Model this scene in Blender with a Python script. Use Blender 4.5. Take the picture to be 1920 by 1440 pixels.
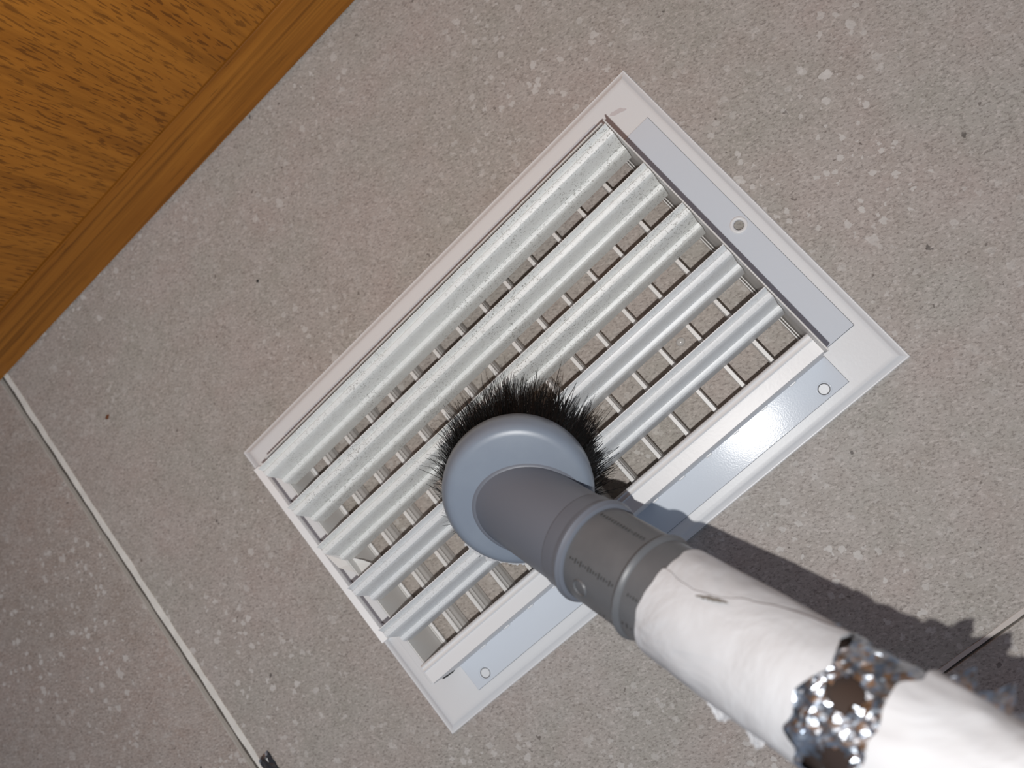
import bpy, bmesh, math, random
from mathutils import Vector, Matrix, noise
for o in list(bpy.data.objects):
    bpy.data.objects.remove(o)
scene = bpy.context.scene
COL = scene.collection
R = random.Random(7)

# ------------------------------------------------------------------ camera
CAM = Vector((0.200033, 0.026644, 0.340))
FPX = 1490.0
rx = Vector((0.715043, -0.635675, -0.290914))
ry = Vector((-0.668122, -0.743863, -0.016779))
rz = Vector((-0.205734, 0.206364, -0.956602))
cd = bpy.data.cameras.new('camera')
cam = bpy.data.objects.new('camera', cd)
COL.objects.link(cam)
cd.sensor_fit = 'HORIZONTAL'
cd.sensor_width = 36.0
cd.lens = FPX / 1920.0 * 36.0
cd.clip_start = 0.01
cam.matrix_world = Matrix(((rx.x, -ry.x, -rz.x, CAM.x), (rx.y, -ry.y, -rz.y, CAM.y),
                           (rx.z, -ry.z, -rz.z, CAM.z), (0, 0, 0, 1)))
cd.dof.use_dof = True
cd.dof.focus_distance = 0.312
cd.dof.aperture_fstop = 9.5
scene.camera = cam

# ------------------------------------------------------------------ light
w = bpy.data.worlds.new('room_light')
scene.world = w
w.use_nodes = True
w.node_tree.nodes['Background'].inputs[0].default_value = (0.80, 0.94, 1.22, 1)
w.node_tree.nodes['Background'].inputs[1].default_value = 0.17
ld = bpy.data.lights.new('phone_flash', 'POINT')
ld.energy = 2.75
ld.color = (1.0, 0.985, 0.965)
ld.shadow_soft_size = 0.0016
fl = bpy.data.objects.new('phone_flash', ld)
fl.location = (0.181, 0.0100, 0.358)
COL.objects.link(fl)
# the flash lens spreads its beam: intensity rises slightly off axis (1/cos^k)
ld.use_nodes = True
lt = ld.node_tree
em = lt.nodes['Emission']
geo = lt.nodes.new('ShaderNodeNewGeometry')
sx = lt.nodes.new('ShaderNodeSeparateXYZ')
lt.links.new(geo.outputs['Incoming'], sx.inputs[0])
ab = lt.nodes.new('ShaderNodeMath')
ab.operation = 'ABSOLUTE'
lt.links.new(sx.outputs['Z'], ab.inputs[0])
mx = lt.nodes.new('ShaderNodeMath')
mx.operation = 'MAXIMUM'
mx.inputs[1].default_value = 0.76
lt.links.new(ab.outputs[0], mx.inputs[0])
pw = lt.nodes.new('ShaderNodeMath')
pw.operation = 'POWER'
pw.inputs[1].default_value = -2.0
lt.links.new(mx.outputs[0], pw.inputs[0])
lt.links.new(pw.outputs[0], em.inputs['Strength'])
scene.view_settings.view_transform = 'Standard'
scene.view_settings.look = 'None'
scene.view_settings.exposure = 0.0
scene.view_settings.gamma = 1.0
scene.view_settings.use_curve_mapping = False


# ------------------------------------------------------------------ node helper
class NT:
    def __init__(s, name):
        s.m = bpy.data.materials.new(name)
        s.m.use_nodes = True
        s.t = s.m.node_tree
        s.b = s.t.nodes['Principled BSDF']

    def n(s, typ, **kw):
        nd = s.t.nodes.new(typ)
        ins = kw.pop('ins', {})
        for k, v in kw.items():
            setattr(nd, k, v)
        for k, v in ins.items():
            s.set(nd.inputs[k], v)
        return nd

    def set(s, sock, v):
        if hasattr(v, 'node') or isinstance(v, bpy.types.NodeSocket):
            s.t.links.new(v, sock)
        else:
            if isinstance(v, (tuple, list)) and len(v) == 3 and sock.type == 'RGBA':
                v = (*v, 1)
            sock.default_value = v

    def p(s, **kw):
        names = dict(col='Base Color', rough='Roughness', metal='Metallic', spec='Specular IOR Level', normal='Normal',
                     trans='Transmission Weight', ior='IOR', coat='Coat Weight', coatr='Coat Roughness', sheen='Sheen Weight')
        for k, v in kw.items():
            s.set(s.b.inputs[names[k]], v)
        return s

    def coord(s, scale=(1, 1, 1), rot=(0, 0, 0), rand=False, kind='Object'):
        tc = s.n('ShaderNodeTexCoord')
        out = tc.outputs[kind]
        if rand:
            oi = s.n('ShaderNodeObjectInfo')
            a = s.n('ShaderNodeVectorMath', operation='SCALE', ins={0: (3.1, 5.3, 2.2)})
            s.t.links.new(oi.outputs['Random'], a.inputs['Scale'])
            b = s.n('ShaderNodeVectorMath', operation='ADD', ins={0: out, 1: a.outputs[0]})
            out = b.outputs[0]
        mp = s.n('ShaderNodeMapping', ins={'Scale': scale, 'Rotation': rot})
        s.t.links.new(out, mp.inputs['Vector'])
        return mp.outputs[0]

    def noise(s, vec, scale, detail=3, rough=.55, dist=0):
        nd = s.n('ShaderNodeTexNoise', ins={'Vector': vec, 'Scale': scale, 'Detail': detail, 'Roughness': rough, 'Distortion': dist})
        return nd.outputs['Fac']

    def ramp(s, fac, stops, interp='LINEAR'):
        nd = s.n('ShaderNodeValToRGB', ins={'Fac': fac})
        nd.color_ramp.interpolation = interp
        els = nd.color_ramp.elements
        while len(els) < len(stops):
            els.new(.5)
        for e, (p, c) in zip(els, stops):
            e.position = p
            e.color = (*c, 1) if len(c) == 3 else c
        return nd.outputs[0]

    def mask(s, fac, a, b):
        nd = s.n('ShaderNodeMapRange', ins={'Value': fac, 'From Min': a, 'From Max': b, 'To Min': 0, 'To Max': 1})
        nd.clamp = True
        return nd.outputs[0]

    def math(s, op, a, b=0.0):
        return s.n('ShaderNodeMath', operation=op, ins={0: a, 1: b}).outputs[0]

    def mix(s, fac, a, b, blend='MIX'):
        nd = s.n('ShaderNodeMix', data_type='RGBA', blend_type=blend)
        s.set(nd.inputs['Factor'], fac)
        s.set(nd.inputs['A'] if False else nd.inputs[6], a)
        s.set(nd.inputs[7], b)
        return nd.outputs[2]

    def chips(s, vec, scale, radius, density, jitter=1.0):
        """irregular flecks: 1 inside a fleck"""
        wob = s.n('ShaderNodeTexNoise', ins={'Vector': vec, 'Scale': scale * 2.2, 'Detail': 2})
        add = s.n('ShaderNodeMix', data_type='VECTOR')
        add.inputs[0].default_value = .45 / scale * 1.0
        v2 = s.n('ShaderNodeVectorMath', operation='SCALE', ins={0: wob.outputs['Color'], 'Scale': 0.75 / scale})
        v3 = s.n('ShaderNodeVectorMath', operation='ADD', ins={0: vec, 1: v2.outputs[0]})
        vo = s.n('ShaderNodeTexVoronoi', feature='F1', ins={'Vector': v3.outputs[0], 'Scale': scale, 'Randomness': jitter})
        sep = s.n('ShaderNodeSeparateColor', ins={0: vo.outputs['Color']})
        rad = s.math('MULTIPLY', sep.outputs[1], radius * scale)
        inside = s.mask(s.math('SUBTRACT', rad, vo.outputs['Distance']), 0.0, .05)
        on = s.math('LESS_THAN', sep.outputs[0], density)
        return s.math('MULTIPLY', inside, on)

    def bump(s, h, strength=.3, dist=.0005, normal=None):
        nd = s.n('ShaderNodeBump', ins={'Height': h, 'Strength': strength, 'Distance': dist})
        if normal is not None:
            s.t.links.new(normal, nd.inputs['Normal'])
        return nd.outputs[0]


def mat_tile(name, base_a, base_b, streak=0.0, seed=0.0, k=1.0):
    t = NT(name)
    v = t.coord(rot=(0, 0, 0.35))
    off = t.n('ShaderNodeVectorMath', operation='ADD', ins={0: v, 1: (seed, seed * .7, 0)})
    v = off.outputs[0]
    vs = t.n('ShaderNodeVectorMath', operation='MULTIPLY', ins={0: v, 1: (1.0, 1.0 + streak, 1.0)}).outputs[0]
    big = t.noise(v, 16, 3, .6)
    col = t.mix(t.mask(big, .38, .62), base_a, base_b)
    mid = t.noise(vs, 75, 4, .62)
    col = t.mix(t.mask(mid, .35, .7), col, t.mix(.5, col, (.52, .49, .46)), 'MIX')
    vf = t.n('ShaderNodeVectorMath', operation='MULTIPLY', ins={0: vs, 1: (.7, 1.15, 1.0)}).outputs[0]
    fine = t.noise(vf, 1050, 3, .7)
    col = t.mix(t.math('MULTIPLY', t.mask(fine, .50, .66), .62 * k), col, (.17, .145, .13))
    fine2 = t.noise(vf, 820, 3, .65)
    col = t.mix(t.math('MULTIPLY', t.mask(fine2, .52, .68), .58 * k), col, (.66, .61, .57))
    clump = t.math('ADD', t.math('MULTIPLY', t.mask(t.noise(v, 9, 2), .45, .62), .75), .25)
    wchip = t.chips(v, 260, .0018, .55)
    wchip2 = t.chips(v, 130, .0025, .34)
    col = t.mix(t.math('MULTIPLY', wchip, t.math('MULTIPLY', clump, .70 * k)), col, (.66, .64, .61))
    col = t.mix(t.math('MULTIPLY', wchip2, t.math('MULTIPLY', clump, .75)), col, (.68, .66, .63))
    dchip = t.chips(vs, 110, .0013, .14)
    dchip2 = t.chips(vs, 200, .0009, .20)
    col = t.mix(t.math('MULTIPLY', dchip, .72 * k), col, (.06, .05, .045))
    col = t.mix(t.math('MULTIPLY', dchip2, .6), col, (.09, .07, .06))
    rchip = t.chips(v, 60, .0012, .05)
    col = t.mix(t.math('MULTIPLY', rchip, .6), col, (.22, .10, .06))
    t.p(col=col, rough=t.math('ADD', t.math('MULTIPLY', fine, .2), .45), spec=.3)
    t.p(normal=t.bump(t.math('ADD', fine, t.math('MULTIPLY', mid, .8)), .18, .0004))
    return t.m


def mat_paint(name, col, rough, dirt=0.0, peel=.12, pscale=900, rand=False, spec=.5):
    t = NT(name)
    v = t.coord(rand=rand)
    c = col
    if dirt:
        big = t.noise(v, 30, 3, .6)
        # dust settles thicker toward one end of the slats
        sp = t.chips(v, 1300, .00055, .22)
        sp2 = t.chips(v, 2200, .0003, .28)
        area = t.mask(big, .40, .68)
        film = t.noise(v, 420, 3, .7)
        c = t.mix(t.math('MULTIPLY', t.mask(film, .5, .75), .22 * dirt), c, (.46, .44, .39))
        c = t.mix(t.math('MULTIPLY', sp, t.math('MULTIPLY', area, .6 * dirt)), c, (.17, .155, .13))
        c = t.mix(t.math('MULTIPLY', sp2, t.math('ADD', t.math('MULTIPLY', area, .6 * dirt), .15)), c, (.16, .15, .13))
    h = t.noise(v, pscale, 2, .5)
    t.p(col=c, rough=rough, spec=spec, normal=t.bump(h, peel, .0003))
    return t.m


def mat_plain(name, col, rough=.5, metal=0.0, spec=.5, bump=0.0, bscale=800, vary=0.0):
    t = NT(name)
    v = t.coord()
    c = col
    if vary:
        f = t.noise(v, 140, 4, .6)
        c = t.mix(t.mask(f, .35, .65), tuple(x * (1 - vary) for x in col), tuple(min(1, x * (1 + vary)) for x in col))
    t.p(col=c, rough=rough, metal=metal, spec=spec)
    if bump:
        t.p(normal=t.bump(t.noise(v, bscale, 3), bump, .0004))
    return t.m


def mat_wood(name, vertical):
    t = NT(name)
    rot = (0, 0, -DOOR_ANG)
    v0 = t.coord(rot=rot)
    if vertical:
        v = t.n('ShaderNodeVectorMath', operation='MULTIPLY', ins={0: v0, 1: (1, 1, .055)}).outputs[0]
    else:
        v = t.n('ShaderNodeVectorMath', operation='MULTIPLY', ins={0: v0, 1: (.05, 1, 1)}).outputs[0]
    band = t.noise(v, 70, 4, .6, .3)
    col = t.mix(t.mask(band, .3, .7), (.265, .092, .010), (.385, .150, .020))
    band2 = t.noise(v, 210, 3, .6)
    col = t.mix(t.math('MULTIPLY', t.mask(band2, .5, .7), .5), col, (.165, .056, .006))
    # open pores: short dark dashes along the grain
    if vertical:
        vp = t.n('ShaderNodeVectorMath', operation='MULTIPLY', ins={0: v0, 1: (1, 1, .13)}).outputs[0]
        pores = t.mask(t.noise(vp, 1000, 1, .5), .56, .64)
        pores = t.math('MULTIPLY', pores, t.math('ADD', .65, t.math('MULTIPLY', t.mask(band, .62, .38), .35)))
        vl = t.n('ShaderNodeVectorMath', operation='MULTIPLY', ins={0: v0, 1: (1, 1, .04)}).outputs[0]
        streak = t.mask(t.noise(vl, 330, 3, .6), .48, .68)
        col = t.mix(t.math('MULTIPLY', streak, .45), col, (.16, .055, .006))
    else:
        vp = t.n('ShaderNodeVectorMath', operation='MULTIPLY', ins={0: v0, 1: (.06, 1, 1)}).outputs[0]
        pores = t.chips(vp, 1050, .00062, .10)
    col = t.mix(t.math('MULTIPLY', pores, .66 if vertical else .4), col, (.070, .022, .003))
    if not vertical:
        ln = t.n('ShaderNodeVectorMath', operation='MULTIPLY', ins={0: v0, 1: (.012, 1, 1)}).outputs[0]
        lines = t.noise(ln, 330, 3, .6)
        col = t.mix(t.math('MULTIPLY', t.mask(lines, .5, .66), .6), col, (.12, .040, .004))
    t.p(col=col, rough=.55, spec=.22, normal=t.bump(t.math('SUBTRACT', band2, pores), .12, .0005))
    return t.m


# ------------------------------------------------------------------ mesh helpers
def link(name, me, mat, parent=None, loc=None, smooth=None):
    if smooth is not None:
        for p in me.polygons:
            p.use_smooth = True
        me.set_sharp_from_angle(angle=math.radians(smooth))
    o = bpy.data.objects.new(name, me)
    if mat is not None and not me.materials:
        me.materials.append(mat)
    COL.objects.link(o)
    if parent is not None:
        o.parent = parent
        root = parent
        off = Vector(parent['_w']) if '_w' in parent else Vector((0, 0, 0))
        o.matrix_parent_inverse = Matrix.Translation(-off)
        o['_w'] = (0.0, 0.0, 0.0)
    if loc is not None:
        o.location = loc
    return o


def pyd(name, verts, faces):
    me = bpy.data.meshes.new(name)
    me.from_pydata([tuple(v) for v in verts], [], faces)
    me.update()
    return me


def fixn(me):
    bm = bmesh.new()
    bm.from_mesh(me)
    bmesh.ops.recalc_face_normals(bm, faces=bm.faces)
    bm.to_mesh(me)
    bm.free()
    return me


def box_mesh(name, a, b, bevel=0.0, seg=2):
    bm = bmesh.new()
    bmesh.ops.create_cube(bm, size=1)
    for v in bm.verts:
        v.co = Vector([(a[i] + b[i]) / 2 + v.co[i] * (b[i] - a[i]) for i in range(3)])
    if bevel:
        bmesh.ops.bevel(bm, geom=bm.edges[:], offset=bevel, segments=seg, affect='EDGES', profile=.7)
    me = bpy.data.meshes.new(name)
    bm.to_mesh(me)
    bm.free()
    return me


def prism(name, prof, x0, x1, axis='x'):
    """closed profile (a, z) extruded along x (a=y) or y (a=x)"""
    n = len(prof)
    if axis == 'x':
        vs = [(x0, a, z) for a, z in prof] + [(x1, a, z) for a, z in prof]
    else:
        vs = [(a, x0, z) for a, z in prof] + [(a, x1, z) for a, z in prof]
    fs = [(i, (i + 1) % n, n + (i + 1) % n, n + i) for i in range(n)]
    fs += [tuple(range(n))[::-1], tuple(range(n, 2 * n))]
    return fixn(pyd(name, vs, fs))


def sheet(pts, th):
    """open polyline -> closed profile of thickness th (offset to the left)"""
    P = [Vector((a, b)) for a, b in pts]
    off = []
    for i, p in enumerate(P):
        d0 = (P[i] - P[i - 1]).normalized() if i else None
        d1 = (P[i + 1] - P[i]).normalized() if i < len(P) - 1 else None
        d = (d0 or d1) if (d0 is None or d1 is None) else (d0 + d1).normalized()
        nrm = Vector((-d.y, d.x))
        off.append(p + nrm * th)
    return [tuple(p) for p in P] + [tuple(p) for p in reversed(off)]


def lathe(prof, seg, c, ax, up):
    """prof [(r,h)] revolved about axis ax through c"""
    u = up.normalized()
    v = ax.cross(u).normalized()
    vs, fs = [], []
    for r, h in prof:
        for k in range(seg):
            a = 2 * math.pi * k / seg
            vs.append(c + ax * h + (u * math.cos(a) + v * math.sin(a)) * max(r, 1e-6))
    for i in range(len(prof) - 1):
        for k in range(seg):
            k2 = (k + 1) % seg
            fs.append((i * seg + k, i * seg + k2, (i + 1) * seg + k2, (i + 1) * seg + k))
    me = pyd('lathe', vs, fs)
    bm = bmesh.new()
    bm.from_mesh(me)
    bmesh.ops.remove_doubles(bm, verts=bm.verts, dist=1e-5)
    bmesh.ops.recalc_face_normals(bm, faces=bm.faces)
    bm.to_mesh(me)
    bm.free()
    return me


def thing(name, label, cat, loc=(0, 0, 0), group=None):
    o = bpy.data.objects.new(name, None)
    o.empty_display_size = .02
    o.location = loc
    o['_w'] = tuple(loc)
    COL.objects.link(o)
    o['label'] = label
    o['category'] = cat
    if group:
        o['group'] = group
    return o


def tag(o, label, cat, group=None):
    o['label'] = label
    o['category'] = cat
    if group:
        o['group'] = group
    return o


def cut(o, centre, radius, z0, z1):
    """drill a round hole through o (vertical)"""
    bm = bmesh.new()
    bmesh.ops.create_cone(bm, cap_ends=True, segments=28, radius1=radius, radius2=radius, depth=z1 - z0,
                          matrix=Matrix.Translation((centre[0], centre[1], (z0 + z1) / 2)))
    me = bpy.data.meshes.new('cutter')
    bm.to_mesh(me)
    bm.free()
    cu = bpy.data.objects.new('cutter', me)
    COL.objects.link(cu)
    md = o.modifiers.new('b', 'BOOLEAN')
    md.operation = 'DIFFERENCE'
    md.object = cu
    md.solver = 'EXACT'
    dg = bpy.context.evaluated_depsgraph_get()
    new = bpy.data.meshes.new_from_object(o.evaluated_get(dg))
    o.modifiers.remove(md)
    old = o.data
    o.data = new
    bpy.data.objects.remove(cu)


# ------------------------------------------------------------------ floor
ZF = -0.0016
tile_a = mat_tile('porcelain_tile_greige', (.445, .385, .352), (.405, .382, .342))
tile_b = mat_tile('porcelain_tile_pink', (.43, .352, .312), (.40, .345, .305), streak=.5, seed=3.7, k=1.25)
m_grout = mat_plain('grout_white', (.80, .79, .74), .8, bump=.5, bscale=500, vary=.06)
m_bed = mat_plain('grout_bed_dark', (.10, .09, .08), .9)
floor = link('floor', box_mesh('floor', (-.75, -.75, -.03), (1.15, .65, ZF - .0022)), m_bed)
floor['kind'] = 'structure'
floor['label'] = 'grey-beige speckled porcelain tile floor with pale grout joints'


def tile(x0, y0, x1, y1, mat, sh):
    # slightly skewed grid: x shifts with y
    me = box_mesh('tile', (x0, y0, ZF - .0085), (x1, y1, ZF), .0006, 2)
    for v in me.vertices:
        v.co.x += sh * (v.co.y - .15)
    return link('tile', me, mat, floor)


SH = .0195
tile(-.0925, -.0962, .5075, .5038, tile_a, SH)
tile(-.6985, -.0962, -.0985, .5038, tile_b, SH)
tile(-.0925, -.70, .5075, -.0988, tile_a, SH)
tile(-.6985, -.70, -.0985, -.0985, tile_b, SH)
tile(.5100, -.0962, 1.1100, .5038, tile_b, SH)
tile(.5100, -.70, 1.1100, -.0988, tile_a, SH)


def wavy_strip(name, p0, p1, wdt, z0, z1, amp, n, seed):
    p0 = Vector(p0)
    p1 = Vector(p1)
    d = (p1 - p0)
    nn = Vector((-d.y, d.x)).normalized()
    vs, fs = [], []
    for i in range(n + 1):
        t = i / n
        c = p0 + d * t
        a = wdt / 2 * (1 + amp * noise.noise(Vector((i * .35, seed, 0))))
        b = wdt / 2 * (1 + amp * noise.noise(Vector((i * .35, seed + 9, 0))))
        l = c + nn * a
        r = c - nn * b
        zt = z1 + .00012 * noise.noise(Vector((i * .6, seed, 4)))
        vs += [(l.x, l.y, z0), (l.x - nn.x * .0004, l.y - nn.y * .0004, zt), (r.x + nn.x * .0004, r.y + nn.y * .0004, zt), (r.x, r.y, z0)]
    for i in range(n):
        q = i * 4
        for k in range(3):
            fs.append((q + k, q + k + 1, q + k + 5, q + k + 4))
    return fixn(pyd(name, vs, fs))


# white grout: overlaps the right tile's edge, a dark crack stays open on its left
link('grout', wavy_strip('grout', (-.0925 + SH * (-.247), -.097), (-.0925 + SH * .353, .50), .0040, ZF - .006, ZF + .00022, .28, 170, 1.3), m_grout, floor, smooth=40)
link('grout', wavy_strip('grout', (-.0979 + SH * (-.247), -.097), (-.0979 + SH * .353, .50), .0014, ZF - .006, ZF + .0001, .6, 170, 5.1), mat_plain('grout_smear', (.50, .47, .43), .8), floor, smooth=40)
link('grout', wavy_strip('grout', (-.09, -.0970), (.51, -.0970), .0025, ZF - .006, ZF + .00012, .25, 120, 7.7), mat_plain('grout_grey', (.60, .55, .51), .8, bump=.4, bscale=500), floor, smooth=40)

# ------------------------------------------------------------------ wooden door
DP1 = Vector((.1916, .2907))
DP2 = Vector((-.0896, .3005))
DD = (DP1 - DP2).normalized()
DOOR_ANG = math.atan2(DD.y, DD.x)
m_panel = mat_wood('oak_veneer_upright_grain', True)
m_rail = mat_wood('oak_edge_long_grain', False)


def door_box(name, u0, u1, d0, d1, z0, z1, bev):
    me = box_mesh(name, (u0, d0, z0), (u1, d1, z1), bev, 3)
    M = Matrix.Translation((DP2.x, DP2.y, 0)) @ Matrix.Rotation(DOOR_ANG, 4, 'Z')
    me.transform(M)
    return me


door = link('door_1', door_box('door_1', -.62, .75, .003, .035, ZF + .004, 1.10, .001), m_panel)
door['kind'] = 'structure'
door['label'] = 'orange-brown oak veneered door bottom above the floor'
link('door_panel', door_box('door_panel', -.62, .75, .0006, .0030, .0346, 1.10, .0003), m_panel, door)
rail = door_box('bottom_rail', -.62, .75, 0, .0030, ZF + .0012, .0340, .0004)
link('bottom_rail', rail, m_rail, door)

# ------------------------------------------------------------------ vent grille
W, D = 0.2544, 0.1679
m_frame = mat_paint('white_enamel', (.82, .825, .83), .38, peel=.10)
m_plate = mat_paint('zinc_plate_white', (.69, .73, .785), .165, peel=.06, pscale=1500, spec=.17)
m_wall = mat_paint('white_enamel_collar', (.70, .695, .68), .42)
m_louver = mat_paint('dusty_white_slat', (.80, .81, .79), .42, dirt=1.0, rand=True)
m_louver2 = mat_paint('cleaned_white_slat', (.78, .795, .80), .38, dirt=.35, rand=True)
m_bar = mat_paint('white_bar', (.80, .79, .77), .4)
m_dark = mat_plain('black_gap_crumb', (.03, .028, .026), .8)  # near-black for the painted slot shade and the black crumb
m_groove = mat_plain('groove_shade_grey', (.20, .19, .21), .8)
m_line = mat_plain('dark_line_grey', (.16, .155, .16), .8)  # dark grey for the plates' painted shade lines and the plug rings
m_rust = mat_plain('rust', (.20, .075, .03), .85, bump=.6, vary=.4)

vent = thing('vent_grille', 'white metal ventilation grille with slanted slats lying on the tile floor', 'vent grille', (W / 2, D / 2, ZF))

fp = [(0, ZF), (0, -.0002), (.0003, .0001), (.0006, .00005), (.0008, .0001), (.0025, .0013), (.0029, .0016), (.0034, .0018), (.0048, .0018),
      (.0150, .0018), (.0242, .0018), (.0242, .0010), (.0060, .0010), (.0030, .0006), (.0009, ZF)]
vs, fs = [], []
for d, z in fp:
    dl = d * 1.35 if d < .006 else d + .0021
    vs += [(dl, d, z), (W - d, d, z), (W - d, D - d, z), (dl, D - d, z)]
n = len(fp)
for i in range(n):
    j = (i + 1) % n
    for k in range(4):
        k2 = (k + 1) % 4
        fs.append((i * 4 + k, i * 4 + k2, j * 4 + k2, j * 4 + k))
frame = link('flange_frame', fixn(pyd('flange_frame', vs, fs)), m_frame, vent)
cut(frame, (.2430, .0832), .0021, -.01, .01)
for p in frame.data.polygons:
    p.use_smooth = True
frame.data.set_sharp_from_angle(angle=math.radians(28))

pr = link('mounting_plate', box_mesh('mounting_plate', (.2320, .0230, .0020), (.2474, .1440, .00255), .00012, 1), m_plate, vent)
cut(pr, (.2430, .0832), .0021, -.01, .01)
pb = link('mounting_plate', box_mesh('mounting_plate', (.0250, .0076, .0020), (.2311, .0212, .00255), .00012, 1), m_plate, vent)
for hx, hy in ((.2223, .0115), (.0326, .0115)):
    cut(pb, (hx, hy), .0024, .0015, .01)
link('mounting_plate', box_mesh('mounting_plate', (.0078, .0230, .0017), (.0224, .1440, .00215), .00012, 1), m_frame, vent)
link('mounting_plate', box_mesh('mounting_plate', (.0250, .1472, .0020), (.2300, .1586, .00255), .00012, 1), m_plate, vent)


def torus_ring(name, c, r, rr, zs=.5, seg=36, s2=10):
    vs, fs = [], []
    for i in range(seg):
        a = 2 * math.pi * i / seg
        for j in range(s2):
            b = 2 * math.pi * j / s2
            q = r + rr * math.cos(b)
            vs.append((c[0] + q * math.cos(a), c[1] + q * math.sin(a), c[2] + rr * zs * math.sin(b)))
    for i in range(seg):
        for j in range(s2):
            fs.append((i * s2 + j, ((i + 1) % seg) * s2 + j, ((i + 1) % seg) * s2 + (j + 1) % s2, i * s2 + (j + 1) % s2))
    return fixn(pyd(name, vs, fs))


link('hole_rim', torus_ring('hole_rim', (.2430, .0832, .00250), .0029, .0008, .55), m_frame, vent, smooth=60)
for hx in (.2223, .0326):
    link('hole_rim', torus_ring('hole_rim', (hx, .0115, .00250), .00275, .00034, .5), m_plate, vent, smooth=60)
    link('dark_ring', torus_ring('dark_ring', (hx, .0115, .00236), .00232, .00020, .5), m_line, vent, smooth=60)  # thin dark ring between plug and plate hole
    bm = bmesh.new()
    bmesh.ops.create_cone(bm, cap_ends=True, segments=28, radius1=.0021, radius2=.0020, depth=.0004, matrix=Matrix.Translation((hx, .0115, .0022)))
    me = bpy.data.meshes.new('hole_plug')
    bm.to_mesh(me)
    bm.free()
    link('hole_plug', me, m_frame, vent)

# dark hairline painted as contact shade around the two bare plates
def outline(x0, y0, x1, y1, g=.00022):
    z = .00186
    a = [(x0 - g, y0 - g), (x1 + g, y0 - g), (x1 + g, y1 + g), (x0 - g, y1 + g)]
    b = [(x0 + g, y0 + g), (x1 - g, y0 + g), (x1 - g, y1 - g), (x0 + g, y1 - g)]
    return pyd('gap_shade_line', [(*p, z) for p in a + b], [(i, (i + 1) % 4, 4 + (i + 1) % 4, 4 + i) for i in range(4)])


link('gap_shade_line', outline(.2320, .0230, .2474, .1440), m_line, vent)
link('gap_shade_line', outline(.0250, .0076, .2311, .0212, .00016), m_line, vent)
sm = []
for k in range(22):
    a = 2 * math.pi * k / 22
    q = 1 + .45 * noise.noise(Vector((math.cos(a) * 1.3, math.sin(a) * 1.3, 4)))
    x, y = .0034 * q * math.cos(a), .0011 * q * math.sin(a)
    sm.append((.2402 + x * .9 + y * .43, .1554 - x * .43 + y * .9, .00187))
link('smudge', pyd('smudge', sm, [tuple(range(22))]), mat_plain('smudge_grey', (.66, .61, .61), .6), vent)

# collar walls
Y0, Y1 = .0222, .1462
link('collar_wall', box_mesh('collar_wall', (.2300, Y0, .0010), (.2306, .1434, .0385), .00015, 1), m_wall, vent)
link('collar_wall', box_mesh('collar_wall', (.0236, Y0 + .001, .0010), (.0243, .1455, .0248), .00015, 1), m_wall, vent)
link('collar_wall', box_mesh('collar_wall', (.0240, Y1, .0010), (.2300, Y1 + .0007, .0290), .00015, 1), m_wall, vent)
# lower long wall: its top is folded inward as a broad lip with two pressed ridges
lip = [(.0209, .0020), (.0226, .0276), (.0230, .0284), (.0278, .0285), (.0286, .0286), (.0291, .0292), (.0296, .0287), (.0304, .0284), (.0310, .0290),
       (.0315, .0286), (.0319, .0278), (.0319, .0268)]
lipp = sheet(lip, -.0007)
link('collar_lip', prism('collar_lip', lipp, .0238, .2299), m_frame, vent, smooth=35)
# thin ledges at the foot of the side walls
link('ledge', box_mesh('ledge', (.2280, .0235, .0030), (.2285, .1450, .0062)), m_wall, vent)
link('ledge', box_mesh('ledge', (.2290, .0235, .0030), (.2294, .1450, .0070)), m_wall, vent)
link('ledge', box_mesh('ledge', (.0246, .0235, .0010), (.0251, .1450, .0026)), m_wall, vent)
# folded rim strip on the left edge
strip = box_mesh('rim_strip', (.0026, .0512, .0012), (.0056, .1552, .0050), .00012, 1)
for v in strip.vertices:
    if v.co.x > .004:
        v.co.x += .0002 * noise.noise(Vector((v.co.y * 90, 0, 0)))
for v in strip.vertices:
    if v.co.z > .003 and v.co.x < .004:
        v.co.z += .0012
link('rim_strip', strip, mat_paint('bright_white_enamel', (.90, .905, .91), .4), vent)
link('rim_groove_shade', box_mesh('rim_groove_shade', (.0057, .0525, .0014), (.0069, .1535, .0024), .0001, 1), m_groove, vent)  # dark groove beside the rim strip, its shade painted as a grey strip
link('rust_chip', box_mesh('rust_chip', (.0018, .0758, .0025), (.0034, .0800, .0051), .0006, 2), m_rust, vent)
# black pieces painted in for deep shade at both ends of the lip slot
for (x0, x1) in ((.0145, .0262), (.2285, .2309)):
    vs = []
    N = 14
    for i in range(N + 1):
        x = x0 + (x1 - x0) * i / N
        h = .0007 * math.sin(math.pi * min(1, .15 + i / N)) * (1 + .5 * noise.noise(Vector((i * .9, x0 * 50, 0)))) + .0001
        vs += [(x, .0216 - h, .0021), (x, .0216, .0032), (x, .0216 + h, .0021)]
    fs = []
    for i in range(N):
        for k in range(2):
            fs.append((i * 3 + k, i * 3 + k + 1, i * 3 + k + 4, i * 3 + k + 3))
    link('slot_shade', pyd('slot_shade', vs, fs), m_dark, vent)

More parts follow.
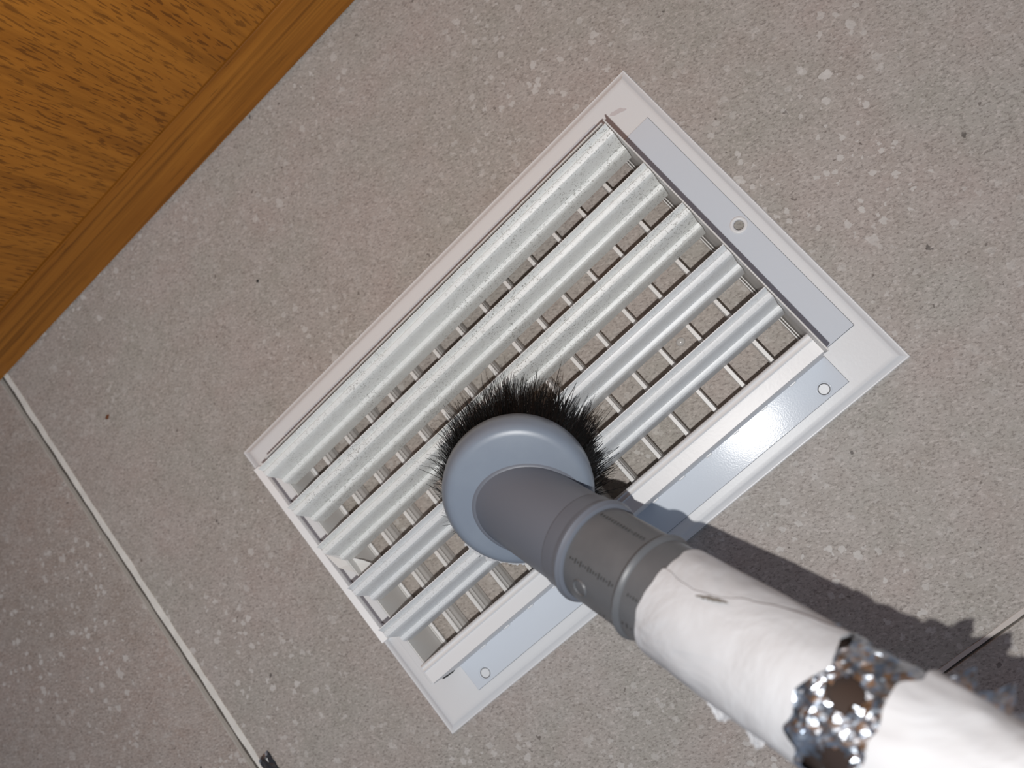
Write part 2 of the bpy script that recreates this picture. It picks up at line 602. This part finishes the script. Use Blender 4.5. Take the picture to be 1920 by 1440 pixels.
# louvers
ltop = [(.0000, .0399), (-.0003, .0399), (-.0005, .0394), (-.0020, .0371), (-.0021, .0378), (-.0024, .0381), (-.0036, .0379), (-.0044, .0375), (-.0049, .0367),
        (-.0053, .0356), (-.0058, .0338), (-.0072, .0287), (-.0073, .0291), (-.0076, .0295), (-.0084, .02945), (-.0092, .0292), (-.0097, .0287), (-.0100, .0279),
        (-.0103, .0264), (-.0111, .0212)]
lprof = sheet(ltop, .0007)
lou_me = prism('louver', lprof, .0247, .2297)
for p in lou_me.polygons:
    p.use_smooth = True
lou_me.set_sharp_from_angle(angle=math.radians(27))
lou_me.materials.append(m_louver)
lou_me2 = lou_me.copy()
lou_me2.materials.clear()
lou_me2.materials.append(m_louver2)
for i, y in enumerate((.1412, .1193, .0977, .0757, .0540)):
    o = link('louver', lou_me if i < 3 else lou_me2, None, vent, loc=(0, y, 0))
# pivot pins at the ends of every louver
pin = bmesh.new()
for x in (.0241, .2306):
    bmesh.ops.create_cone(pin, cap_ends=True, segments=12, radius1=.0012, radius2=.0012, depth=.0016,
                          matrix=Matrix.Translation((x, -.0062, .0315)) @ Matrix.Rotation(math.pi / 2, 4, 'Y'))
pin_me = bpy.data.meshes.new('pivot_pin')
pin.to_mesh(pin_me)
pin.free()

# cross bars
bprof = [(-.0007, .0150), (.0007, .0150), (.0009, .0147), (.0009, .0142), (.0004, .0134), (.0004, .0122), (.0010, .0110), (.0005, .0098), (.0005, .0076), (.0010, .0062),
         (.0005, .0046), (.0004, .0012), (-.0004, .0012), (-.0005, .0046), (-.0010, .0062), (-.0005, .0076), (-.0005, .0098), (-.0010, .0110), (-.0004, .0122), (-.0004, .0134), (-.0009, .0142), (-.0009, .0147)]
bar_me = prism('cross_bar', bprof, Y0 - .0002, Y1 + .0002, axis='y')
for p in bar_me.polygons:
    p.use_smooth = True
bar_me.set_sharp_from_angle(angle=math.radians(40))
bar_me.materials.append(m_bar)
BX = [.2149 - .01454 * k for k in range(13)]
for x in BX:
    link('cross_bar', bar_me, None, vent, loc=(x, 0, 0))
tab_me = box_mesh('tab', (-.0015, .0204, .0024), (.0015, .0221, .0050), .0003, 1)
tab_me.materials.append(m_frame)
for x in BX:
    link('tab', tab_me, None, vent, loc=(x, 0, 0))

# torn flap of the left wall between the third and fourth slats
fpnts = [(.0166, .0962, .0236), (.0178, .0875, .0232), (.0238, .0790, .0215), (.0300, .0785, .0180), (.0270, .0838, .0190), (.0225, .0905, .0225)]
ctr = Vector((.0232, .0855, .0206))
vs = [Vector(p) for p in fpnts] + [ctr] + [Vector(p) - Vector((0, 0, .0005)) for p in fpnts] + [ctr - Vector((0, 0, .0005))]
fs = []
for i in range(6):
    j = (i + 1) % 6
    fs += [(i, j, 6), (7 + j, 7 + i, 13), (i, 7 + i, 7 + j, j)]
link('torn_flap', fixn(pyd('torn_flap', vs, fs)), m_wall, vent)

# ------------------------------------------------------------------ vacuum wand with dusting brush
AX = Vector((.398, -.743, .538)).normalized()
P0 = Vector((.1151, .0505, .0639))
tocam = (CAM - P0)
U = (tocam - AX * tocam.dot(AX)).normalized()
V = AX.cross(U).normalized()
if V.dot(Vector((.94, .34, 0))) < 0:
    V = -V
BN = Vector((.047, -.363, .931)).normalized()
BC = Vector((.1168, .0536, .0690))
RT = .0163

m_blue = NT('blue_grey_plastic')
_v = m_blue.coord()
_f = m_blue.noise(_v, 60, 4, .6)
_c = m_blue.mix(m_blue.mask(_f, .4, .65), (.200, .238, .296), (.215, .255, .312))
_sc = m_blue.n('ShaderNodeVectorMath', operation='MULTIPLY', ins={0: _v, 1: (1, .12, 1)}).outputs[0]
_c = m_blue.mix(m_blue.math('MULTIPLY', m_blue.chips(_sc, 140, .0007, .10), .5), _c, (.5, .53, .57))
m_blue.p(col=_c, rough=.36, spec=.45, normal=m_blue.bump(m_blue.noise(_v, 1500, 2), .05, .0002))
m_blue = m_blue.m
m_neck = NT('blue_grey_neck_shaded')  # the disc's plastic, darkened: shade on the neck painted into its colour
_v = m_neck.coord()
_c = m_neck.mix(m_neck.math('MULTIPLY', m_neck.chips(_v, 130, .0011, .06), .5), (.150, .166, .200), (.42, .43, .45))
m_neck.p(col=_c, rough=.42, spec=.4, normal=m_neck.bump(m_neck.noise(_v, 1500, 2), .05, .0002))
m_neck = m_neck.m
m_tube = NT('grey_pvc_tube')
_v = m_tube.coord()
_c = m_tube.mix(m_tube.mask(m_tube.noise(_v, 80, 4, .6), .4, .7), (.116, .123, .133), (.134, .141, .151))
_c = m_tube.mix(m_tube.math('MULTIPLY', m_tube.chips(_v, 170, .0008, .10), .5), _c, (.5, .5, .49))
_c = m_tube.mix(m_tube.math('MULTIPLY', m_tube.chips(_v, 120, .0008, .08), .5), _c, (.06, .06, .06))
m_tube.p(col=_c, rough=.4, spec=.4)
m_tube = m_tube.m
m_print = mat_plain('black_print', (.045, .045, .045), .6)
m_inner = mat_plain('dark_brown_tube', (.035, .024, .020), .45)
m_paper = NT('white_foil_backing')
_v = m_paper.coord()
_wr = m_paper.noise(_v, 38, 4, .55, .6)
_ri = m_paper.n('ShaderNodeTexNoise', noise_type='RIDGED_MULTIFRACTAL', ins={'Vector': _v, 'Scale': 26, 'Detail': 3}).outputs['Fac']
m_paper.p(col=m_paper.mix(m_paper.mask(_ri, 1.25, 1.7), (.56, .575, .60), (.50, .51, .53)), rough=.42, spec=.4,
          normal=m_paper.bump(m_paper.math('ADD', _wr, m_paper.math('MULTIPLY', _ri, .22)), .5, .0035))
m_paper = m_paper.m
m_foil = NT('crumpled_aluminium_foil')
_v = m_foil.coord()
m_foil.p(col=m_foil.mix(m_foil.mask(m_foil.noise(_v, 170, 2), .46, .6), (.68, .74, .82), (.34, .37, .41)), rough=.33, metal=1.0,
         normal=m_foil.bump(m_foil.noise(_v, 520, 2), .3, .0008))
m_foil = m_foil.m

wand = thing('vacuum_wand', 'grey vacuum tube with round bristle brush head and torn white foil wrap', 'vacuum wand', tuple(BC))


def ax_pt(s, th, r):
    return P0 + AX * s + (U * math.cos(th) + V * math.sin(th)) * r


# brush head disc
dprof = [(0, 0), (.0120, 0), (.0225, -.0001), (.0243, -.0003), (.0256, -.0010), (.0265, -.0022), (.0271, -.0034), (.0275, -.0046), (.0277, -.0056), (.0277, -.0112), (.0275, -.0117),
         (.0262, -.0118), (.0, -.0118)]
head = link('brush_head', lathe(dprof, 96, BC, BN, Vector((1, 0, 0)).cross(BN)), m_blue, wand, smooth=27)
# neck: cylinder with oblique blend on the disc, widening a little
vs, fs = [], []
NT_ = 72
prof_s = [-.022, -.012, -.004, .002, .008, .014, .022, .0306]
for s in prof_s:
    for k in range(NT_):
        a = 2 * math.pi * k / NT_
        r = RT * 1.0
        vs.append(ax_pt(s, a, r))
for i in range(len(prof_s) - 1):
    for k in range(NT_):
        k2 = (k + 1) % NT_
        fs.append((i * NT_ + k, i * NT_ + k2, (i + 1) * NT_ + k2, (i + 1) * NT_ + k))
# clamp points that would come out below the disc
lim = -.0090
for i, p in enumerate(vs):
    h = (p - BC).dot(BN)
    if h < lim:
        # slide along the axis until inside the disc body
        vs[i] = p + AX * ((lim - h) / AX.dot(BN))
neck = link('neck', fixn(pyd('neck', vs, fs)), m_neck, head, smooth=40)
# fillet where the neck meets the disc
vs, fs = [], []
for k in range(NT_):
    a = 2 * math.pi * k / NT_
    base = ax_pt(0, a, RT)
    t = (BC - base).dot(BN) / AX.dot(BN)
    p = base + AX * t
    rad = (p - (P0 + AX * ((BC - P0).dot(BN) / AX.dot(BN))))
    rad = (rad - BN * rad.dot(BN)).normalized()
    if (p - BC).length > .0272:
        rad = rad * .05
    vs += [p + rad * .0013 - BN * .0002, p + rad * .0007 + BN * .00012, p + rad * .0003 + BN * .0004, p - rad * .0003 + AX * .0008 - BN * .0001]
for k in range(NT_):
    k2 = (k + 1) % NT_
    for j in range(3):
        fs.append((k * 4 + j, k2 * 4 + j, k2 * 4 + j + 1, k * 4 + j + 1))
link('neck_fillet', fixn(pyd('neck_fillet', vs, fs)), m_neck, head, smooth=80)


def tube_lathe(prof, seg=96):
    return lathe([(r, s) for s, r in prof], seg, P0, AX, U)


link('neck_collar', tube_lathe([(.0300, RT - .0002), (.0304, RT + .0003), (.0310, RT + .0005), (.0355, RT + .0006), (.0366, RT + .0009), (.0376, RT + .0015),
                                (.0386, RT + .0016), (.0394, RT + .0011), (.0400, RT + .0009), (.0404, RT + .0002), (.0403, RT - .002)]), m_neck, head, smooth=35)
# ragged white plastic burr along the lower edge of the disc
vs, fs = [], []
u1 = Vector((1, 0, 0)).cross(BN).normalized()
u2 = BN.cross(u1).normalized()
dn = (-(ry) * 0 + Vector((0, 0, 0)))
imgdown = (Vector((rx.y * 0, 0, 0)))
D_DOWN = Vector((ry[0], ry[1], ry[2]))
# image-down direction in world = second row of the camera matrix (rows hold world axes)
down_w = Vector((rx[0] * 0, 0, 0)) + Vector((-0.668122, -0.743863, -0.016779))
rgt_w = Vector((0.715043, -0.635675, -0.290914))
for i in range(60):
    t = i / 59
    ang = math.radians(133 - 48 * t)
    d = (rgt_w * math.cos(ang) + down_w * math.sin(ang))
    d = (d - BN * d.dot(BN)).normalized()
    e = .0006 + .0016 * max(0, noise.noise(Vector((i * .5, 3.3, 0))) + .25)
    vs += [BC + d * .0272 - BN * .0050, BC + d * (.0278 + e) - BN * (.0058 + e * .3), BC + d * .0279 - BN * .0072]
for i in range(59):
    for k in range(2):
        fs.append((i * 3 + k, i * 3 + k + 1, i * 3 + k + 4, i * 3 + k + 3))
link('burr', pyd('burr', vs, fs), mat_plain('white_burr', (.75, .76, .77), .5), head)

# bristles
BIAS = (rgt_w * .8 - down_w * .6).normalized()
vs, fs = [], []
RB = random.Random(11)
for i in range(5200):
    a = RB.uniform(0, 2 * math.pi)
    q = RB.uniform(0, 1)
    r0 = .0165 + .0095 * q
    d = u1 * math.cos(a) + u2 * math.sin(a)
    L = (.0218 + .0022 * d.dot(BIAS)) * RB.uniform(.82, 1.08)
    if q > .9:
        L *= RB.uniform(.75, 1.0)
    side = d.dot(BIAS)
    flare = .12 + .20 * q + .12 * side + RB.gauss(0, .10)
    if RB.random() < .05:
        flare += RB.uniform(.15, .55)
    tw = RB.gauss(0, .10)
    tang = BN.cross(d)
    base = BC + d * r0 - BN * .0112
    dirn = (-BN + d * flare + tang * tw).normalized()
    bend = d * RB.gauss(.10, .14) + tang * RB.gauss(0, .13)
    wd = RB.uniform(.00013, .00023)
    e1 = tang
    e2 = dirn.cross(tang).normalized()
    b0 = len(vs)
    for j in range(4):
        t = j / 3
        c = base + dirn * (L * t) + bend * (L * t * t * .5)
        ww = wd * (1 - .55 * t)
        for k in range(3):
            an = 2.094 * k
            vs.append(c + (e1 * math.cos(an) + e2 * math.sin(an)) * ww)
    for j in range(3):
        for k in range(3):
            k2 = (k + 1) % 3
            fs.append((b0 + j * 3 + k, b0 + j * 3 + k2, b0 + j * 3 + 3 + k2, b0 + j * 3 + 3 + k))
m_br = NT('black_bristle')
_v = m_br.coord()
m_br.p(col=m_br.mix(m_br.mask(m_br.noise(_v, 700, 1), .55, .75), (.004, .0035, .0035), (.016, .009, .007)), rough=.5, spec=.15)
br = link('bristles', pyd('bristles', vs, fs), m_br.m, head)
br['kind'] = 'stuff'

# grey tube with its second ring
tprof = [(.030, RT - .0004), (.0600, RT - .0002), (.0622, RT - .0002), (.0628, RT + .0006), (.0636, RT + .0010), (.0645, RT + .0006), (.0651, RT - .0002), (.0900, RT - .0001)]
link('tube', tube_lathe(tprof), m_tube, wand, smooth=35)
link('inner_tube', tube_lathe([(.088, RT - .0004), (.80, RT - .0004), (.80, RT - .003), (.088, RT - .003)]), m_inner, wand, smooth=35)


# ink-jet marks on the tube: two rows of short strokes running along it
def strokes(rows):
    vs, fs = [], []
    for (s0, s1, th, step, hs) in rows:
        s = s0
        i = 0
        while s < s1:
            h = hs[i % len(hs)]
            i += 1
            if h > 0:
                r = RT + .00005
                a0 = th - h / r / 2
                a1 = th + h / r / 2
                b = len(vs)
                for ss, aa in ((s, a0), (s + .00052, a0), (s + .00052, a1), (s, a1)):
                    vs.append(ax_pt(ss, aa, r))
                fs.append((b, b + 1, b + 2, b + 3))
            s += step
    return pyd('printed_mark', vs, fs)


hs1 = [.0008, .0006, .0016, .0007, .0018, .0006, .0006, .0017, .0013, .0009, .0008, .0019, .0010, .0012, .0006, .0017, .0008, .0020]
hs2 = [.0012, .0010, .0012, .0013, .0012, .0014, .0012, .0012, .0013, .0011, .0013, .0006, .0015, .0012]
link('printed_mark', strokes([(.0425, .0618, -.37, .00115, hs1), (.0672, .0722, -.35, .0011, [.0009, .0005, .001]), (.0420, .0605, .70, .00120, hs2),
                              (.0560, .0620, -1.18, .0016, [.0006, .0011, 0, .0007]), (.0665, .0715, -.95, .0017, [.0011, .0018, .0006])]), m_print, wand)
# moulded round mark on the tube
cs, ct = .0483, -.85
vs, fs = [], []
for k in range(28):
    a = 2 * math.pi * k / 28
    for rr, hh in ((.0022, -.0002), (.0026, .00028), (.0030, -.0002)):
        vs.append(ax_pt(cs + rr * math.cos(a), ct + rr * math.sin(a) / RT, RT + hh))
for k in range(28):
    k2 = (k + 1) % 28
    for j in range(2):
        fs.append((k * 3 + j, k2 * 3 + j, k2 * 3 + j + 1, k * 3 + j + 1))
link('moulded_mark', pyd('moulded_mark', vs, fs), m_tube, wand, smooth=60)


# white backing-paper wrap, foil and second wrap
def wrap(name, s_lo, s_hi, rbase, seam, slope, step, ns, nth, rough_lo, rough_hi, amp, seed, mat, taper=0.0, holes=None):
    vs, fs = [], []
    grid = []
    for i in range(ns + 1):
        row = []
        for k in range(nth + 1):
            u = k / nth
            th0 = seam + u * 2 * math.pi * 1.03
            lo = s_lo + rough_lo(th0)
            hi = s_hi + rough_hi(th0)
            s = lo + (hi - lo) * i / ns
            sw = .10 * noise.noise(Vector((s * 60, seed, 2))) + .06 * noise.noise(Vector((s * 190, seed, 5)))
            th = th0 + sw + slope * max(0, s - s_lo - .012)
            q = Vector((s * 55, math.cos(th) * 1.5, math.sin(th) * 1.5 + seed))
            r = rbase + step * u + taper * (s - s_lo) + amp * noise.noise(q) + amp * .5 * noise.noise(q * 2.7)
            row.append(len(vs))
            vs.append(ax_pt(s, th, r))
        grid.append(row)
    for i in range(ns):
        for k in range(nth):
            if holes and holes(i / ns, k / nth, vs[grid[i][k]]):
                continue
            fs.append((grid[i][k], grid[i][k + 1], grid[i + 1][k + 1], grid[i + 1][k]))
    return pyd(name, vs, fs)


def ragged(seed, a, f):
    return lambda th: a * noise.noise(Vector((math.cos(th) * f, math.sin(th) * f, seed))) + a * .5 * noise.noise(Vector((math.cos(th) * f * 3, math.sin(th) * f * 3, seed)))


w1 = link('paper_wrap', wrap('paper_wrap', .0735, .1228, RT + .0005, .16, 21.0, .0010, 70, 120, ragged(2.2, .0016, 1.1), ragged(8.1, .0045, 1.3), .00045, 1.7, m_paper, taper=.006), m_paper, wand, smooth=50)
w2 = link('paper_wrap', wrap('paper_wrap', .1390, .80, RT + .0012, 1.2, 0.0, .0014, 300, 110, ragged(4.2, .0035, 1.2), lambda t: 0, .0010, 6.3, m_paper), m_paper, wand, smooth=50)


vs, fs = [], []
for i in range(15):
    t = i / 14
    ss = .0872 + .0085 * t
    tt = .235 + .16 * t + .03 * noise.noise(Vector((i * .7, 1, 1)))
    hw = (.006 + .026 * math.sin(math.pi * t) ** .8) * (1 + .5 * noise.noise(Vector((i * .9, 7, 1))))
    vs += [ax_pt(ss, tt - hw, RT + .0020), ax_pt(ss, tt + hw, RT + .0020)]
for i in range(14):
    fs.append((i * 2, i * 2 + 1, i * 2 + 3, i * 2 + 2))
link('torn_slit', pyd('torn_slit', vs, fs), mat_plain('grey_tear', (.17, .16, .145), .6), w1)


def foil_mesh():
    vs, fs = [], []
    NS, NTH = 34, 96
    RF = random.Random(5)
    for i in range(NS + 1):
        for k in range(NTH):
            th = 2 * math.pi * k / NTH
            s = .1165 + .0330 * i / NS
            q = Vector((s * 330, math.cos(th) * 5.2, math.sin(th) * 5.2))
            r = RT + .0008 + .0014 * noise.noise(q * .55) + .0009 * noise.noise(q * 1.5)
            vs.append(ax_pt(s + RF.uniform(-.0004, .0004), th + RF.uniform(-.022, .022), r + RF.uniform(-.00022, .00022)))
    holes = [(.1308, .20, .0036, .25), (.1345, -.72, .0038, .30), (.1212, .92, .0030, .26), (.1290, -1.15, .0030, .25)]
    for i in range(NS):
        for k in range(NTH):
            th = 2 * math.pi * (k + .5) / NTH
            if th > math.pi:
                th -= 2 * math.pi
            s = .1165 + .0330 * (i + .5) / NS
            skip = False
            for hs, ht, ra, rt in holes:
                w = .75 * noise.noise(Vector((s * 420, th * 5, hs * 100)))
                if ((s - hs) / ra) ** 2 + ((th - ht) / rt) ** 2 < 1 + w:
                    skip = True
            if skip:
                continue
            k2 = (k + 1) % NTH
            fs.append((i * NTH + k, i * NTH + k2, (i + 1) * NTH + k2, (i + 1) * NTH + k))
    return pyd('foil', vs, fs)


foil = link('foil', foil_mesh(), m_foil, wand)


def shred(name, s0, th0, ds, dth, out, seed, mat, n=7):
    """torn triangular scrap standing off the tube"""
    vs, fs = [], []
    for i in range(n + 1):
        t = i / n
        for j in range(n + 1):
            v = j / n
            ss = s0 + ds * t + .0008 * noise.noise(Vector((i * .8, j * .8, seed)))
            wid = (1 - v) ** .7
            tt = th0 + dth * v
            ss = s0 + ds * (.5 + (t - .5) * wid) + .0008 * noise.noise(Vector((i * .8, j * .8, seed)))
            r = RT + .0008 + out * v + .0010 * noise.noise(Vector((i * .7, j * .7, seed + 3)))
            vs.append(ax_pt(ss, tt, r))
    for i in range(n):
        for j in range(n):
            a = i * (n + 1) + j
            fs.append((a, a + 1, a + n + 2, a + n + 1))
    return pyd(name, vs, fs)


for (s0, th, ds, dth, out, sd) in ((.1425, 1.35, .0070, .25, .0066, 1), (.1500, 1.45, .0070, .22, .0080, 2), (.1480, 1.2, .0100, .3, .0046, 8), (.1590, 1.25, .0060, .25, .0050, 9), (.1550, 1.40, .0080, .2, .0035, 3), (.1400, 1.2, .0120, .3, .0022, 4)):
    link('foil_shred', shred('foil_shred', s0, th, ds, dth, out, sd, m_foil), m_foil, wand)
for (s0, th, ds, dth, out, sd) in ((.0960, -1.38, .0095, -.22, .0028, 6), (.1085, -1.45, .0060, -.25, .0034, 7)):
    link('paper_shred', shred('paper_shred', s0, th, ds, dth, out, sd, m_paper), m_paper, wand)

# ------------------------------------------------------------------ small things on the floor
# clear droplet seen through the grille
bm = bmesh.new()
bmesh.ops.create_uvsphere(bm, u_segments=20, v_segments=10, radius=1)
for v in bm.verts:
    v.co = Vector((v.co.x * .0021, v.co.y * .0018, max(v.co.z, -.2) * .0011))
me = bpy.data.meshes.new('droplet')
bm.to_mesh(me)
bm.free()
t = NT('clear_gel')
t.p(col=(.80, .78, .76), rough=.12, trans=.35, ior=1.4)
dr = link('droplet', me, t.m, None, loc=(.1938, .0639, ZF + .0002), smooth=60)
tag(dr, 'small clear round droplet on the tile seen between the grille slats', 'droplet')


def crumb(x, y, sx, sy, sz, rot, mat, label, seed):
    bm = bmesh.new()
    bmesh.ops.create_icosphere(bm, subdivisions=2, radius=1)
    for v in bm.verts:
        k = 1 + .35 * noise.noise(v.co * 1.7 + Vector((seed, 0, 0)))
        v.co = Vector((v.co.x * sx * k, v.co.y * sy * k, max(-.3, v.co.z) * sz * k))
    me = bpy.data.meshes.new('crumb')
    bm.to_mesh(me)
    bm.free()
    o = link('crumb', me, mat, None, loc=(x, y, ZF + sz * .3))
    o.rotation_euler = (0, 0, rot)
    return tag(o, label, 'crumb')


crumb(-.0521, .2372, .0016, .0009, .0006, .3, mat_plain('brown_crumb', (.16, .06, .025), .8), 'reddish brown crumb on the tile left of the grille near the door', 1)
crumb(.0620, .2274, .0008, .0007, .0004, 0, m_dark, 'tiny black crumb on the tile between the door and the grille', 5)

# dark scrap with a silvery edge at the bottom of the picture beside the grout joint
scrap = thing('foil_scrap', 'dark scrap with silvery torn edge beside the white grout joint', 'scrap', (-.092, .0440, ZF))
vs, fs = [], []
for i in range(9):
    t = i / 8
    for j in range(6):
        q = j / 5
        x = -.0935 + .0075 * t + .001 * noise.noise(Vector((i * .6, j * .6, 2)))
        y = .0480 + .0015 * t - .011 * q
        z = ZF + .0006 + .0022 * math.sin(math.pi * min(1, t * 1.1)) * (.6 + .4 * q) + .0007 * noise.noise(Vector((i * .9, j * .9, 8)))
        vs.append((x, y, z))
for i in range(8):
    for j in range(5):
        a = i * 6 + j
        fs.append((a, a + 1, a + 7, a + 6))
link('sheet', pyd('sheet', vs, fs), mat_plain('black_plastic_film', (.03, .03, .035), .3), scrap)
vs2, fs2 = [], []
for i in range(9):
    p = Vector(vs[i * 6])
    vs2 += [p + Vector((0, .0004, .0002)), p + Vector((-.0001, -.0012 - .0006 * noise.noise(Vector((i, 0, 0))), .0006))]
for i in range(8):
    fs2.append((i * 2, i * 2 + 1, i * 2 + 3, i * 2 + 2))
link('torn_edge', pyd('torn_edge', vs2, fs2), m_foil, scrap)

for o in bpy.data.objects:
    if '_w' in o:
        del o['_w']
